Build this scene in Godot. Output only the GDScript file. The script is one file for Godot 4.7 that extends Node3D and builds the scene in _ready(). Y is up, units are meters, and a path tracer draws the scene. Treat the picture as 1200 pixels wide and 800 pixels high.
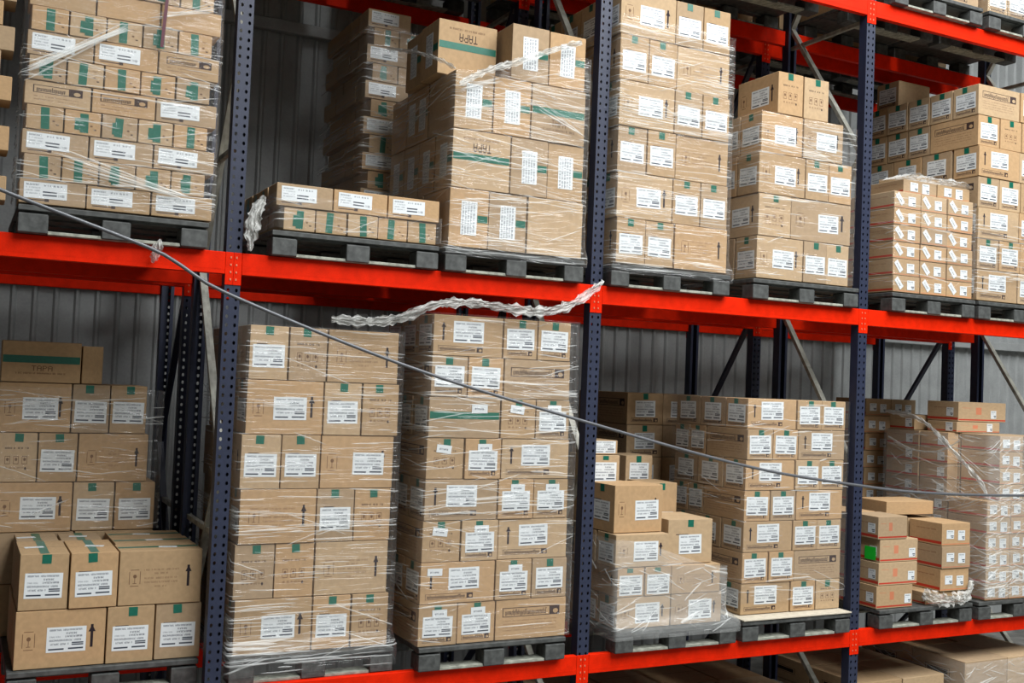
extends Node3D
# A warehouse aisle: back-to-back pallet racks with blue posts and red beams, loaded with shrink-wrapped cartons.
# x runs along the rack, z comes out of it into the aisle (z = 0 is the front of the posts), y is up.

const G := 3.45            # height of the middle beam's top above the floor
const BAY := 2.433         # from post to post
const LEVELS := [-2.473, 0.0, 2.435]
const BH := 0.127          # height of a beam
const CW := 512            # one cell of the carton print atlas
const CH := 320

var rng := RandomNumberGenerator.new()
var M := {}                # materials
var meshes := {}           # shared meshes
var used := {}             # names in use


# ------------------------------------------------------------------ nodes
func numbered(called: String) -> String:
	var n: int = used.get(called, 0)
	used[called] = n + 1
	return called if n == 0 else "%s_%03d" % [called, n]

func thing(called: String, label: String, category: String, at := Vector3.ZERO, group := "", kind := "") -> Node3D:
	var o := Node3D.new()
	o.name = numbered(called)
	add_child(o)
	o.position = at
	o.set_meta("label", label)
	if category: o.set_meta("category", category)
	if group: o.set_meta("group", group)
	if kind: o.set_meta("kind", kind)
	return o

func part(parent: Node, called: String, mesh: Mesh, mat: Material, at := Vector3.ZERO, turn := Vector3.ZERO) -> MeshInstance3D:
	var o := MeshInstance3D.new()
	o.name = called
	o.mesh = mesh
	o.material_override = mat
	o.position = at
	o.rotation = turn
	parent.add_child(o, true)
	return o


# ------------------------------------------------------------------ mesh builder
class MB:
	var v := PackedVector3Array()
	var n := PackedVector3Array()
	var t := PackedVector2Array()
	var i := PackedInt32Array()

	func vert(p: Vector3, nn: Vector3, uv := Vector2.ZERO) -> int:
		v.append(p); n.append(nn); t.append(uv)
		return v.size() - 1

	func tri(a: int, b: int, c: int) -> void:
		var f := (v[b] - v[a]).cross(v[c] - v[a])
		if f.dot(n[a] + n[b] + n[c]) > 0.0:
			i.append_array([a, c, b])
		else:
			i.append_array([a, b, c])

	func quad(a: int, b: int, c: int, d: int) -> void:
		tri(a, b, c); tri(a, c, d)

	# four corners in order round the face, uv rectangle from the first corner (lower left) on
	func face(a: Vector3, b: Vector3, c: Vector3, d: Vector3, nn: Vector3, r := Rect2(0, 0, 1, 1)) -> void:
		var q := [vert(a, nn, Vector2(r.position.x, r.end.y)), vert(b, nn, r.end), vert(c, nn, Vector2(r.end.x, r.position.y)), vert(d, nn, r.position)]
		quad(q[0], q[1], q[2], q[3])

	func box(c: Vector3, s: Vector3, ch := 0.0, rects := {}, edge := Vector2.ZERO) -> void:
		var h := s * 0.5
		var at := {}
		for ax in 3:
			for sg in [-1, 1]:
				var nn := Vector3.ZERO
				nn[ax] = sg
				var u := Vector3.ZERO
				var w := Vector3.UP
				if ax == 0: u = Vector3(0, 0, -sg)
				elif ax == 2: u = Vector3(sg, 0, 0)
				else:
					u = Vector3.RIGHT
					w = Vector3(0, 0, -sg)
				var hu: float = absf(h.dot(u)) - ch
				var hw: float = absf(h.dot(w)) - ch
				var r: Rect2 = rects.get(ax * 10 + sg, Rect2(0, 0, 1, 1))
				var o: Vector3 = c + nn * h[ax]
				face(o - u * hu - w * hw, o + u * hu - w * hw, o + u * hu + w * hw, o - u * hu + w * hw, nn, r)
				if ch > 0.0:
					for a in [-1, 1]:
						for b in [-1, 1]:
							var p: Vector3 = o + u * hu * a + w * hw * b
							at[[ax, _sg(p.x - c.x), _sg(p.y - c.y), _sg(p.z - c.z)]] = vert(p, nn, edge)
		if ch > 0.0:
			for sx in [-1, 1]:
				for sy in [-1, 1]:
					tri(at[[0, sx, sy, 1]], at[[1, sx, sy, 1]], at[[2, sx, sy, 1]])
					tri(at[[0, sx, sy, -1]], at[[1, sx, sy, -1]], at[[2, sx, sy, -1]])
					quad(at[[0, sx, sy, -1]], at[[0, sx, sy, 1]], at[[1, sx, sy, 1]], at[[1, sx, sy, -1]])
					quad(at[[0, sx, -1, sy]], at[[0, sx, 1, sy]], at[[2, sx, 1, sy]], at[[2, sx, -1, sy]])
					quad(at[[1, -1, sx, sy]], at[[1, 1, sx, sy]], at[[2, 1, sx, sy]], at[[2, -1, sx, sy]])

	func _sg(f: float) -> int:
		return 1 if f > 0.0 else -1

	# a bar of rectangular section between two points
	func bar(a: Vector3, b: Vector3, w: float, d: float, up := Vector3.UP) -> void:
		var f := (b - a).normalized()
		var x := f.cross(up).normalized()
		var y := x.cross(f).normalized()
		var q := [-x * w * 0.5 - y * d * 0.5, x * w * 0.5 - y * d * 0.5, x * w * 0.5 + y * d * 0.5, -x * w * 0.5 + y * d * 0.5]
		for k in 4:
			var p: Vector3 = q[k]
			var r: Vector3 = q[(k + 1) % 4]
			face(a + p, a + r, b + r, b + p, (p + r).normalized())
		face(a + q[0], a + q[1], a + q[2], a + q[3], -f)
		face(b + q[0], b + q[1], b + q[2], b + q[3], f)

	func tube(pts: PackedVector3Array, radii: PackedFloat32Array, sides := 8, flat := 1.0, twist := 0.0) -> void:
		var rows := []
		for k in pts.size():
			var f := (pts[mini(k + 1, pts.size() - 1)] - pts[maxi(k - 1, 0)]).normalized()
			var x := f.cross(Vector3(0.05, 0.3, 1)).normalized()
			var y := x.cross(f).normalized()
			var row := []
			for s in sides + 1:
				var a := TAU * s / sides
				var o := x * cos(a) * flat + y * sin(a)
				o = o.rotated(f, twist * k)
				row.append(vert(pts[k] + o * radii[k], (x * cos(a) / flat + y * sin(a)).normalized().rotated(f, twist * k), Vector2(float(s) / sides, k * 0.25)))
			rows.append(row)
		for k in pts.size() - 1:
			for s in sides:
				quad(rows[k][s], rows[k][s + 1], rows[k + 1][s + 1], rows[k + 1][s])

	# a grid of points (rows of equal length), normals from the shape
	func sheet(p: Array, uvs: Array) -> void:
		var rows := p.size()
		var cols: int = p[0].size()
		var ids := []
		for a in rows:
			var row := []
			for b in cols:
				var du: Vector3 = p[a][mini(b + 1, cols - 1)] - p[a][maxi(b - 1, 0)]
				var dv: Vector3 = p[mini(a + 1, rows - 1)][b] - p[maxi(a - 1, 0)][b]
				var nn := du.cross(dv).normalized()
				row.append(vert(p[a][b], nn, uvs[a][b]))
			ids.append(row)
		for a in rows - 1:
			for b in cols - 1:
				quad(ids[a][b], ids[a][b + 1], ids[a + 1][b + 1], ids[a + 1][b])

	func mesh() -> ArrayMesh:
		var arr := []
		arr.resize(Mesh.ARRAY_MAX)
		arr[Mesh.ARRAY_VERTEX] = v
		arr[Mesh.ARRAY_NORMAL] = n
		arr[Mesh.ARRAY_TEX_UV] = t
		arr[Mesh.ARRAY_INDEX] = i
		var m := ArrayMesh.new()
		m.add_surface_from_arrays(Mesh.PRIMITIVE_TRIANGLES, arr)
		return m


# ------------------------------------------------------------------ textures
func noise(freq: float, octaves := 3, s := 1) -> FastNoiseLite:
	var f := FastNoiseLite.new()
	f.seed = s
	f.frequency = freq
	f.fractal_octaves = octaves
	return f

func tile(w: int, h: int, base: Color, fine: float, coarse: float, fx := 0.02, fy := 0.02) -> Image:
	var im := Image.create(w, h, false, Image.FORMAT_RGB8)
	var a := noise(1.0, 2, 3)
	var b := noise(1.0, 3, 8)
	for y in h:
		for x in w:
			var k := 1.0 + fine * (a.get_noise_2d(x * 0.31, y * 0.31) + (rng.randf() - 0.5) * 0.6) + coarse * b.get_noise_2d(x * fx, y * fy)
			im.set_pixel(x, y, Color(base.r * k, base.g * k, base.b * k))
	return im

# print too small to read: rows of stroke marks
func scribble(im: Image, x: int, y: int, w: int, h: int, ink: Color, gap := 0.14) -> void:
	var cx := x
	var cw := maxi(3, int(h * 0.62))
	while cx + cw < x + w:
		if rng.randf() < gap:
			cx += cw
			continue
		var s := maxi(1, h / 6)
		im.fill_rect(Rect2i(cx, y, s, h), ink)
		if rng.randf() < 0.7: im.fill_rect(Rect2i(cx, y, cw - 2, s), ink)
		if rng.randf() < 0.6: im.fill_rect(Rect2i(cx, y + h / 2 - s / 2, cw - 2, s), ink)
		if rng.randf() < 0.6: im.fill_rect(Rect2i(cx, y + h - s, cw - 2, s), ink)
		if rng.randf() < 0.6: im.fill_rect(Rect2i(cx + cw - 2 - s, y + h / 4, s, h * 3 / 4), ink)
		cx += cw

func frame(im: Image, r: Rect2i, s: int, ink: Color) -> void:
	im.fill_rect(Rect2i(r.position.x, r.position.y, r.size.x, s), ink)
	im.fill_rect(Rect2i(r.position.x, r.end.y - s, r.size.x, s), ink)
	im.fill_rect(Rect2i(r.position.x, r.position.y, s, r.size.y), ink)
	im.fill_rect(Rect2i(r.end.x - s, r.position.y, s, r.size.y), ink)

func disc(im: Image, cx: int, cy: int, r: int, ink: Color) -> void:
	for y in range(-r, r + 1):
		var w := int(sqrt(r * r - y * y))
		im.fill_rect(Rect2i(cx - w, cy + y, 2 * w + 1, 1), ink)

func arrow(im: Image, x: int, y: int, w: int, h: int, ink: Color) -> void:
	im.fill_rect(Rect2i(x - w / 5, y, w / 5 * 2, h), ink)
	for k in w:
		im.fill_rect(Rect2i(x - k / 2, y + k, k, 1), ink)

func pictogram(im: Image, x: int, y: int, w: int, h: int, ink: Color) -> void:
	# a goblet between two hands' brackets
	im.fill_rect(Rect2i(x + w / 8, y, w * 3 / 4, 4), ink)
	im.fill_rect(Rect2i(x, y + h / 8, 4, h * 3 / 4), ink)
	im.fill_rect(Rect2i(x + w - 4, y + h / 8, 4, h * 3 / 4), ink)
	im.fill_rect(Rect2i(x + w / 8, y + h - 4, w * 3 / 4, 4), ink)
	disc(im, x + w / 2, y + h * 2 / 5, w / 6, ink)
	im.fill_rect(Rect2i(x + w / 2 - 2, y + h * 2 / 5, 4, h * 2 / 5), ink)
	im.fill_rect(Rect2i(x + w / 3, y + h * 4 / 5, w / 3, 4), ink)

const LETTERS := {"T": [31, 4, 4, 4, 4, 4, 4], "A": [14, 17, 17, 31, 17, 17, 17], "P": [30, 17, 17, 30, 16, 16, 16]}

func lettering(im: Image, word: String, x: int, y: int, s: int, ink: Color, flipped: bool) -> void:
	var w := word.length() * 6 * s
	for k in word.length():
		for r in 7:
			for c in 5:
				if LETTERS[word[k]][r] >> (4 - c) & 1:
					var px := (k * 6 + c) * s
					var py := r * s
					if flipped:
						px = w - px - s
						py = 7 * s - py - s
					im.fill_rect(Rect2i(x + px, y + py, s, s), ink)

func logo(im: Image, x: int, y: int, w: int, h: int, ink: Color, pale: Color) -> void:
	# a framed word in tangled black-letter strokes, too blurred to read, and a square emblem
	frame(im, Rect2i(x, y, w, h), maxi(3, h / 12), ink)
	var step := maxi(5, h / 9)
	var cx := x + h / 4
	while cx < x + w - h - h / 3:
		var tall := rng.randf() < 0.22
		var top := y + (h / 5 if tall else h * 2 / 5)
		var foot := y + h * 4 / 5 + (h / 12 if rng.randf() < 0.15 else 0)
		im.fill_rect(Rect2i(cx, top, maxi(2, step * 3 / 5), foot - top), ink)
		if rng.randf() < 0.75: im.fill_rect(Rect2i(cx, top + (0 if rng.randf() < 0.5 else foot - top - 4), step, maxi(2, h / 14)), ink)
		if rng.randf() < 0.3: im.fill_rect(Rect2i(cx, (top + foot) / 2, step, maxi(2, h / 16)), ink)
		cx += step
	im.fill_rect(Rect2i(x + w - h, y, h, h), ink)
	disc(im, x + w - h * 2 / 5, y + h * 3 / 5, h / 4, pale)

func carton_atlas() -> Image:
	var im := Image.create(CW * 4, CH * 6, false, Image.FORMAT_RGB8)
	var kraft := tile(CW, CH, Color8(178, 152, 119), 0.04, 0.05, 0.02, 0.02)
	for k in 24:
		im.blit_rect(kraft, Rect2i(0, 0, CW, CH), Vector2i(k % 4 * CW, k / 4 * CH))
	var ink := Color8(62, 48, 46)
	var soft := Color8(112, 86, 66)
	var black := Color8(38, 30, 38)
	var red := Color8(182, 58, 40)
	var pink := Color8(196, 124, 92)
	var at := func(c: int) -> Vector2i: return Vector2i(c % 4 * CW, c / 4 * CH)
	var o: Vector2i = at.call(1)       # long side: goblet, words, arrow
	pictogram(im, o.x + 60, o.y + 110, 70, 100, soft)
	for k in 5:
		var w: int = [225, 90, 215, 215, 84][k]
		scribble(im, o.x + 262 - w / 2, o.y + [108, 130, 158, 182, 208][k], w, 11, soft)
	arrow(im, o.x + 430, o.y + 92, 40, 128, black)
	o = at.call(2)                     # long side: goblet and arrow, room for a sticker
	pictogram(im, o.x + 40, o.y + 110, 72, 105, soft)
	arrow(im, o.x + 436, o.y + 88, 42, 130, black)
	o = at.call(3)                     # end: words and handling marks (only 320 wide)
	scribble(im, o.x + 60, o.y + 92, 200, 12, ink)
	for k in 3:
		frame(im, Rect2i(o.x + 62 + k * 70, o.y + 150, 44, 54), 4, soft)
		disc(im, o.x + 84 + k * 70, o.y + 172, 11, soft)
	scribble(im, o.x + 66, o.y + 222, 180, 12, soft, 0.3)
	disc(im, o.x + 232, o.y + 232, 9, ink)
	o = at.call(4)                     # end: a dark line over the sticker
	im.fill_rect(Rect2i(o.x + 55, o.y + 106, 90, 6), ink)
	o = at.call(5)                     # long side: framed emblem and small print
	logo(im, o.x + 46, o.y + 62, 420, 76, ink, Color8(178, 152, 119))
	for k in 4:
		scribble(im, o.x + 50, o.y + 165 + k * 26, 400, 9, soft, 0.2)
	o = at.call(6)                     # long side: arrow, sticker, emblem line below
	arrow(im, o.x + 70, o.y + 60, 36, 140, black)
	logo(im, o.x + 34, o.y + 244, 330, 44, ink, Color8(178, 152, 119))
	o = at.call(7)                     # end: emblem line below the sticker
	logo(im, o.x + 36, o.y + 254, 240, 40, ink, Color8(178, 152, 119))
	o = at.call(8)                     # top: flaps meeting
	im.fill_rect(Rect2i(o.x, o.y + CH / 2 - 1, CW, 3), Color8(96, 72, 50))
	o = at.call(9)                     # lid carton, lying upside down
	scribble(im, o.x + 90, o.y + 38, 320, 12, soft, 0.1)
	lettering(im, "TAPA", o.x + 172, o.y + 66, 7, ink, true)
	o = at.call(10)                    # lid carton end
	scribble(im, o.x + 225, o.y + 120, 60, 9, soft)
	o = at.call(11)                    # striped carton, front
	im.fill_rect(Rect2i(o.x, o.y + 284, CW, 22), red)
	im.fill_rect(Rect2i(o.x + 186, o.y + 84, 60, 120), pink)
	scribble(im, o.x + 40, o.y + 90, 100, 12, pink)
	o = at.call(12)                    # striped carton, side
	im.fill_rect(Rect2i(o.x, o.y + 262, CW, 40), red)
	scribble(im, o.x + 110, o.y + 90, 330, 16, Color8(120, 74, 58), 0.1)
	o = at.call(13)                    # slim carton, long: line below the sticker
	im.fill_rect(Rect2i(o.x + 42, o.y + 268, 170, 14), ink)
	im.fill_rect(Rect2i(o.x + 196, o.y + 250, 34, 40), ink)
	o = at.call(14)                    # slim carton, end (320 wide)
	scribble(im, o.x + 226, o.y + 90, 60, 22, soft)
	disc(im, o.x + 240, o.y + 190, 13, soft)
	im.fill_rect(Rect2i(o.x + 264, o.y + 230, 24, 16), ink)
	o = at.call(15)                    # lid carton, upright
	lettering(im, "TAPA", o.x + 190, o.y + 190, 6, soft, false)
	scribble(im, o.x + 90, o.y + 244, 330, 14, soft, 0.1)
	o = at.call(16)                    # slim carton, long: framed emblem
	logo(im, o.x + 60, o.y + 50, 390, 110, ink, Color8(178, 152, 119))
	scribble(im, o.x + 70, o.y + 200, 360, 16, soft, 0.2)
	scribble(im, o.x + 70, o.y + 244, 360, 16, soft, 0.2)
	o = at.call(17)                    # striped carton, plain front with a thin stripe
	im.fill_rect(Rect2i(o.x, o.y + 296, CW, 12), pink)
	o = at.call(18)                    # flat carton with a hand hole
	frame(im, Rect2i(o.x + 130, o.y + 120, 240, 90), 6, Color8(96, 72, 50))
	im.fill_rect(Rect2i(o.x + 150, o.y + 140, 200, 50), Color8(40, 30, 24))
	return im

func sticker_sheet() -> Image:
	var im := Image.create(512, 512, false, Image.FORMAT_RGB8)
	im.fill(Color8(216, 220, 221))
	var grey := Color8(92, 98, 106)
	var dark := Color8(58, 64, 74)
	# 0: delivery sticker 256 x 176
	scribble(im, 18, 14, 220, 13, grey, 0.08)
	scribble(im, 126, 38, 80, 13, dark, 0.0)
	scribble(im, 18, 62, 78, 11, grey, 0.1)
	scribble(im, 120, 60, 118, 13, dark, 0.05)
	scribble(im, 18, 86, 210, 13, grey, 0.12)
	scribble(im, 18, 112, 130, 13, grey, 0.12)
	im.fill_rect(Rect2i(164, 108, 76, 9), dark)
	im.fill_rect(Rect2i(164, 121, 76, 9), dark)
	im.fill_rect(Rect2i(14, 148, 100, 11), dark)
	im.fill_rect(Rect2i(142, 146, 98, 11), dark)
	# 1: tall sticker 256 x 256 at (256, 0), its lines run upwards
	for k in 5:
		var y := 12
		while y < 236:
			var h := rng.randi_range(8, 26)
			im.fill_rect(Rect2i(276 + k * 44, y, 8, h), grey)
			im.fill_rect(Rect2i(290 + k * 44, y, 8, h - 3), grey if k % 2 else dark)
			y += h + rng.randi_range(3, 8)
	# 2: slim sticker 256 x 112 at (0, 192)
	scribble(im, 14, 204, 80, 12, grey, 0.1)
	for k in 3:
		scribble(im, 14, 226 + k * 20, 90, 10, grey, 0.15)
	im.fill_rect(Rect2i(112, 252, 84, 10), dark)
	im.fill_rect(Rect2i(112, 274, 84, 10), dark)
	scribble(im, 206, 270, 40, 16, dark, 0.0)
	scribble(im, 112, 206, 120, 12, grey, 0.3)
	# 3: small sticker 128 x 112 at (256, 320)
	scribble(im, 270, 332, 90, 12, grey, 0.1)
	scribble(im, 270, 356, 90, 10, grey, 0.3)
	im.fill_rect(Rect2i(320, 386, 48, 12), dark)
	im.fill_rect(Rect2i(330, 404, 34, 10), dark)
	# 4: one-line sticker 128 x 60 at (400, 320)
	scribble(im, 420, 344, 70, 12, dark, 0.0)
	return im

const STICKERS := [Rect2(0, 0, 0.5, 0.34), Rect2(0.5, 0, 0.5, 0.48), Rect2(0, 0.375, 0.5, 0.2187), Rect2(0.5, 0.625, 0.23, 0.21), Rect2(0.78, 0.625, 0.21, 0.11)]

# the relief of stretched film: fine ridges, mostly level
func film_sheet(s: int, lines: int, slope: float, base: float, curl: float, wide: float) -> Image:
	var a := PackedFloat32Array()
	a.resize(1024 * 1024)
	var lie := noise(0.006, 3, s)
	for y in 1024:
		for x in 1024:
			a[y * 1024 + x] = base * (0.75 + 0.9 * lie.get_noise_2d(x, y * 2.5))
	var r := RandomNumberGenerator.new()
	r.seed = s
	for k in lines:
		var x := r.randf_range(-300, 1020)
		var y := r.randf_range(0, 1023)
		var n := r.randi_range(80, 760)
		var m := slope * r.randfn(0.0, 1.0)
		var top := pow(r.randf(), 1.2) * 1.0 + 0.1
		var w := r.randf_range(1.0, 2.2) * wide
		if r.randf() < 0.06:
			w *= 2.2
		for q in n:
			y += m
			m += curl * r.randf_range(-1, 1)
			var px := int(x) + q
			if px < 0 or px > 1023: continue
			var f := top * minf(1.0, 5.0 * sin(PI * (q + 0.5) / n)) * clampf(0.75 + 1.1 * lie.get_noise_2d(px + 300, y * 3.0), 0.1, 1.0)
			for d in range(-int(w + 1), int(w + 2)):
				var e := f * maxf(0.0, 1.0 - absf(d) / (w + 0.6))
				var at := posmod(int(y) + d, 1024) * 1024 + px
				if a[at] < e + base * 0.5: a[at] = e + base * 0.5
	var grey := PackedByteArray()
	grey.resize(1024 * 1024)
	for k in a.size():
		grey[k] = int(clampf(a[k], 0, 1) * 255.0)
	return Image.create_from_data(1024, 1024, false, Image.FORMAT_L8, grey)

func tex(im: Image) -> ImageTexture:
	return ImageTexture.create_from_image(im)

func mat(c: Color, rough: float, metal := 0.0, spec := 0.5) -> StandardMaterial3D:
	var m := StandardMaterial3D.new()
	m.albedo_color = c
	m.roughness = rough
	m.metallic = metal
	m.metallic_specular = spec
	return m

func grainy(c: Color, rough: float, metal: float, grain: Texture2D, scale: float) -> StandardMaterial3D:
	var m := mat(c, rough, metal)
	m.albedo_texture = grain
	m.uv1_triplanar = true
	m.uv1_world_triplanar = true
	m.uv1_scale = Vector3.ONE * scale
	return m

func materials() -> void:
	var atlas := tex(carton_atlas())
	for k in 4:
		var m := mat([Color(1, 1, 1), Color(0.95, 0.93, 0.9), Color(1.0, 0.96, 0.91), Color(0.92, 0.92, 0.93)][k], 0.78, 0.0, 0.35)
		m.albedo_texture = atlas
		M["kraft%d" % k] = m
	var st := mat(Color(1, 1, 1), 0.45)
	st.albedo_texture = tex(sticker_sheet())
	M.sticker = st
	M.white = mat(Color8(226, 228, 226), 0.5)
	var g1 := tex(tile(256, 256, Color(0.92, 0.92, 0.92), 0.04, 0.07, 0.03, 0.03))
	var g2 := tex(tile(256, 256, Color(0.86, 0.86, 0.86), 0.1, 0.3, 0.02, 0.02))
	M.tape = grainy(Color8(20, 106, 86), 0.28, 0.0, g1, 6.0)
	M.red = grainy(Color8(238, 40, 6), 0.5, 0.0, g1, 1.3)
	M.red.metallic_specular = 0.18
	M.bolt = mat(Color8(222, 128, 96), 0.4, 0.3)
	M.blue = grainy(Color8(40, 47, 70), 0.45, 0.0, g1, 2.0)
	M.zinc = grainy(Color8(176, 174, 162), 0.5, 0.25, g2, 2.0)
	M.pallet = grainy(Color8(82, 84, 82), 0.6, 0.0, g2, 3.0)
	M.runner = grainy(Color8(168, 170, 156), 0.7, 0.0, g2, 3.0)
	M.cladding = grainy(Color8(170, 173, 172), 0.5, 0.15, g1, 0.5)
	M.concrete = grainy(Color8(128, 126, 120), 0.7, 0.0, g2, 0.7)
	M.plaster = grainy(Color8(128, 128, 124), 0.8, 0.0, g1, 0.6)
	M.card = grainy(Color8(206, 196, 176), 0.75, 0.0, g1, 2.0)
	M.cord = mat(Color8(96, 98, 102), 0.35, 0.2)
	M.green = mat(Color8(20, 196, 48), 0.5)
	M.maroon = mat(Color8(84, 26, 44), 0.45)
	M.slip = grainy(Color8(190, 178, 156), 0.7, 0.0, g1, 2.0)
	var lamp := mat(Color(1, 1, 1), 0.5)
	lamp.emission_enabled = true
	lamp.emission = Color(0.96, 0.98, 1.0)
	lamp.emission_energy_multiplier = 1.5
	M.skylight = lamp
	# stretch film: a clear glossy sheet with a fine relief; doubled folds are strips whose white colour also carries glare streaks
	for k in 3:
		var clear := mat(Color(1, 1, 1, 0.02), 0.16, 0.0, 0.4)
		clear.transparency = BaseMaterial3D.TRANSPARENCY_ALPHA
		clear.heightmap_enabled = true
		clear.heightmap_texture = tex(film_sheet(11 + k, [520, 420, 480][k], [0.03, 0.12, 0.45][k], [0.1, 0.12, 0.3][k], [0.002, 0.01, 0.03][k], [1.5, 1.6, 2.0][k]))
		clear.heightmap_scale = 0.4
		M["clear%d" % k] = clear
	var fold := mat(Color(0.97, 0.98, 0.97, 0.28), 0.3)  # white of doubled film, also standing in for streaks of glare
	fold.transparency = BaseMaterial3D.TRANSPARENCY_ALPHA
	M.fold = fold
	var wrap := mat(Color(0.95, 0.96, 0.95, 0.13), 0.35)  # pale tint that puts the milky haze into a sheet of colour
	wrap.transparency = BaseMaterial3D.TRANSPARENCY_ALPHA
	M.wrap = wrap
	var rope := mat(Color(0.9, 0.9, 0.88, 0.42), 0.3)
	rope.transparency = BaseMaterial3D.TRANSPARENCY_ALPHA
	M.rope = rope


# ------------------------------------------------------------------ cartons
# style: [cell, long?, stickers [[kind, w, h, x, y, turn]], tape: "" | top | upright | band | stub]
const STYLES := {
	"L": [2, true, [[0, 0.2, 0.135, 0.03, -0.005, 0]], ""],
	"L2": [2, true, [[0, 0.2, 0.135, 0.07, -0.01, 0]], ""],
	"Lp": [1, true, [], ""],
	"S": [4, false, [[0, 0.19, 0.135, 0, -0.02, 0]], "top"],
	"Sp": [3, false, [], "top"],
	"LB": [6, true, [[0, 0.21, 0.135, 0.0, 0.025, 0]], ""],
	"LR": [6, true, [[0, 0.21, 0.135, 0.04, 0.025, 0], [4, 0.1, 0.045, -0.16, 0.07, 0]], ""],
	"SB": [7, false, [[0, 0.2, 0.135, 0, 0.0, 0]], "top"],
	"ST": [7, false, [[0, 0.2, 0.125, 0, -0.01, 0], [4, 0.1, 0.05, 0.01, 0.07, 0]], "top"],
	"SI": [3, false, [[4, 0.1, 0.05, -0.01, 0.06, -0.12]], "top"],
	"BR": [5, true, [], ""],
	"NL": [13, true, [[2, 0.21, 0.084, -0.035, 0.008, 0]], ""],
	"NB": [16, true, [], ""],
	"NE": [14, false, [], "upright"],
	"TA": [9, true, [], "band"],
	"TU": [15, true, [], "band"],
	"TL": [0, true, [[4, 0.11, 0.055, 0.1, 0.06, 0]], "band"],
	"TE": [10, false, [[1, 0.11, 0.215, 0.0, 0.0, 0]], "stub"],
	"P": [0, true, [], ""],
	"Ps": [0, false, [], ""],
	"RF": [11, true, [[3, 0.07, 0.07, 0.14, -0.02, 0]], ""],
	"Rp": [11, true, [], ""],
	"RS": [12, true, [], ""],
	"RT": [12, true, [[3, 0.075, 0.075, 0.08, -0.005, 0]], ""],
	"R2": [17, false, [[3, 0.08, 0.075, 0.045, -0.005, 0], [4, 0.1, 0.045, -0.085, 0.005, -0.85]], ""],
	"R3": [17, false, [[3, 0.085, 0.07, -0.07, 0.0, 0], [3, 0.08, 0.08, 0.06, -0.01, 0]], ""],
	"FH": [18, true, [], ""],
}
const LOOKS := {
	"L": "carton side, sticker and arrow", "L2": "carton side, sticker by arrow", "Lp": "unlabelled carton side with arrow", "S": "carton end, sticker under tape",
	"Sp": "carton end with printed symbols", "LB": "carton side, sticker over emblem", "LR": "carton side with two stickers", "SB": "carton end, sticker over emblem",
	"ST": "carton end with two stickers", "SI": "carton end, symbols, small sticker", "BR": "carton side with framed emblem", "NL": "slim carton with sticker",
	"NB": "slim carton with framed emblem", "NE": "slim carton end, green tape", "TA": "lid carton, upside-down lettering", "TU": "lid carton, lettering below band",
	"TL": "carton side crossed by band", "TE": "lid carton end, tall sticker", "P": "plain carton side", "Ps": "plain carton end", "RF": "red-striped carton with sticker",
	"Rp": "red-striped carton without sticker", "RS": "red-striped carton flank", "RT": "red-striped flank with sticker", "R2": "small carton, one sticker tilted",
	"R3": "small carton with paired stickers", "FH": "flat carton with hand hole",
}
const ORDINAL := ["bottom", "second", "third", "fourth", "fifth", "sixth", "seventh", "eighth", "ninth", "tenth", "eleventh", "twelfth", "thirteenth", "fourteenth", "fifteenth"]

func cell_rect(style: String) -> Rect2:
	var s: Array = STYLES[style]
	var c: int = s[0]
	var w := CW if s[1] else CH
	return Rect2((c % 4 * CW + 2.0) / (CW * 4), (c / 4 * CH + 2.0) / (CH * 6), (w - 4.0) / (CW * 4), (CH - 4.0) / (CH * 6))

func carton_mesh(s: Vector3, front: String, flank: String) -> Mesh:
	var key := "%.3f %.3f %.3f %s %s" % [s.x, s.y, s.z, front, flank]
	if not meshes.has(key):
		var mb := MB.new()
		var f := cell_rect(front)
		var l := cell_rect(flank)
		var p := cell_rect("P")
		var top := Rect2((8 % 4 * CW + 2.0) / (CW * 4), (8 / 4 * CH + 2.0) / (CH * 6), (CW - 4.0) / (CW * 4), (CH - 4.0) / (CH * 6))
		mb.box(Vector3(0, s.y / 2, 0), s, 0.004, {21: f, 19: f, -1: l, 1: l, 11: top, 9: p}, p.position + p.size * 0.5)
		meshes[key] = mb.mesh()
	return meshes[key]

func plate(w: float, h: float, d: float, r: Rect2) -> Mesh:
	var key := "plate %.4f %.4f %.4f %s" % [w, h, d, r]
	if not meshes.has(key):
		var mb := MB.new()
		var e := r.position + Vector2(0.004, 0.004)
		var edge := Rect2(e, Vector2(0.002, 0.002))
		mb.box(Vector3(0, 0, d / 2), Vector3(w, h, d), 0.0, {21: r, 19: edge, -1: edge, 1: edge, 11: edge, 9: edge})
		meshes[key] = mb.mesh()
	return meshes[key]

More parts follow.
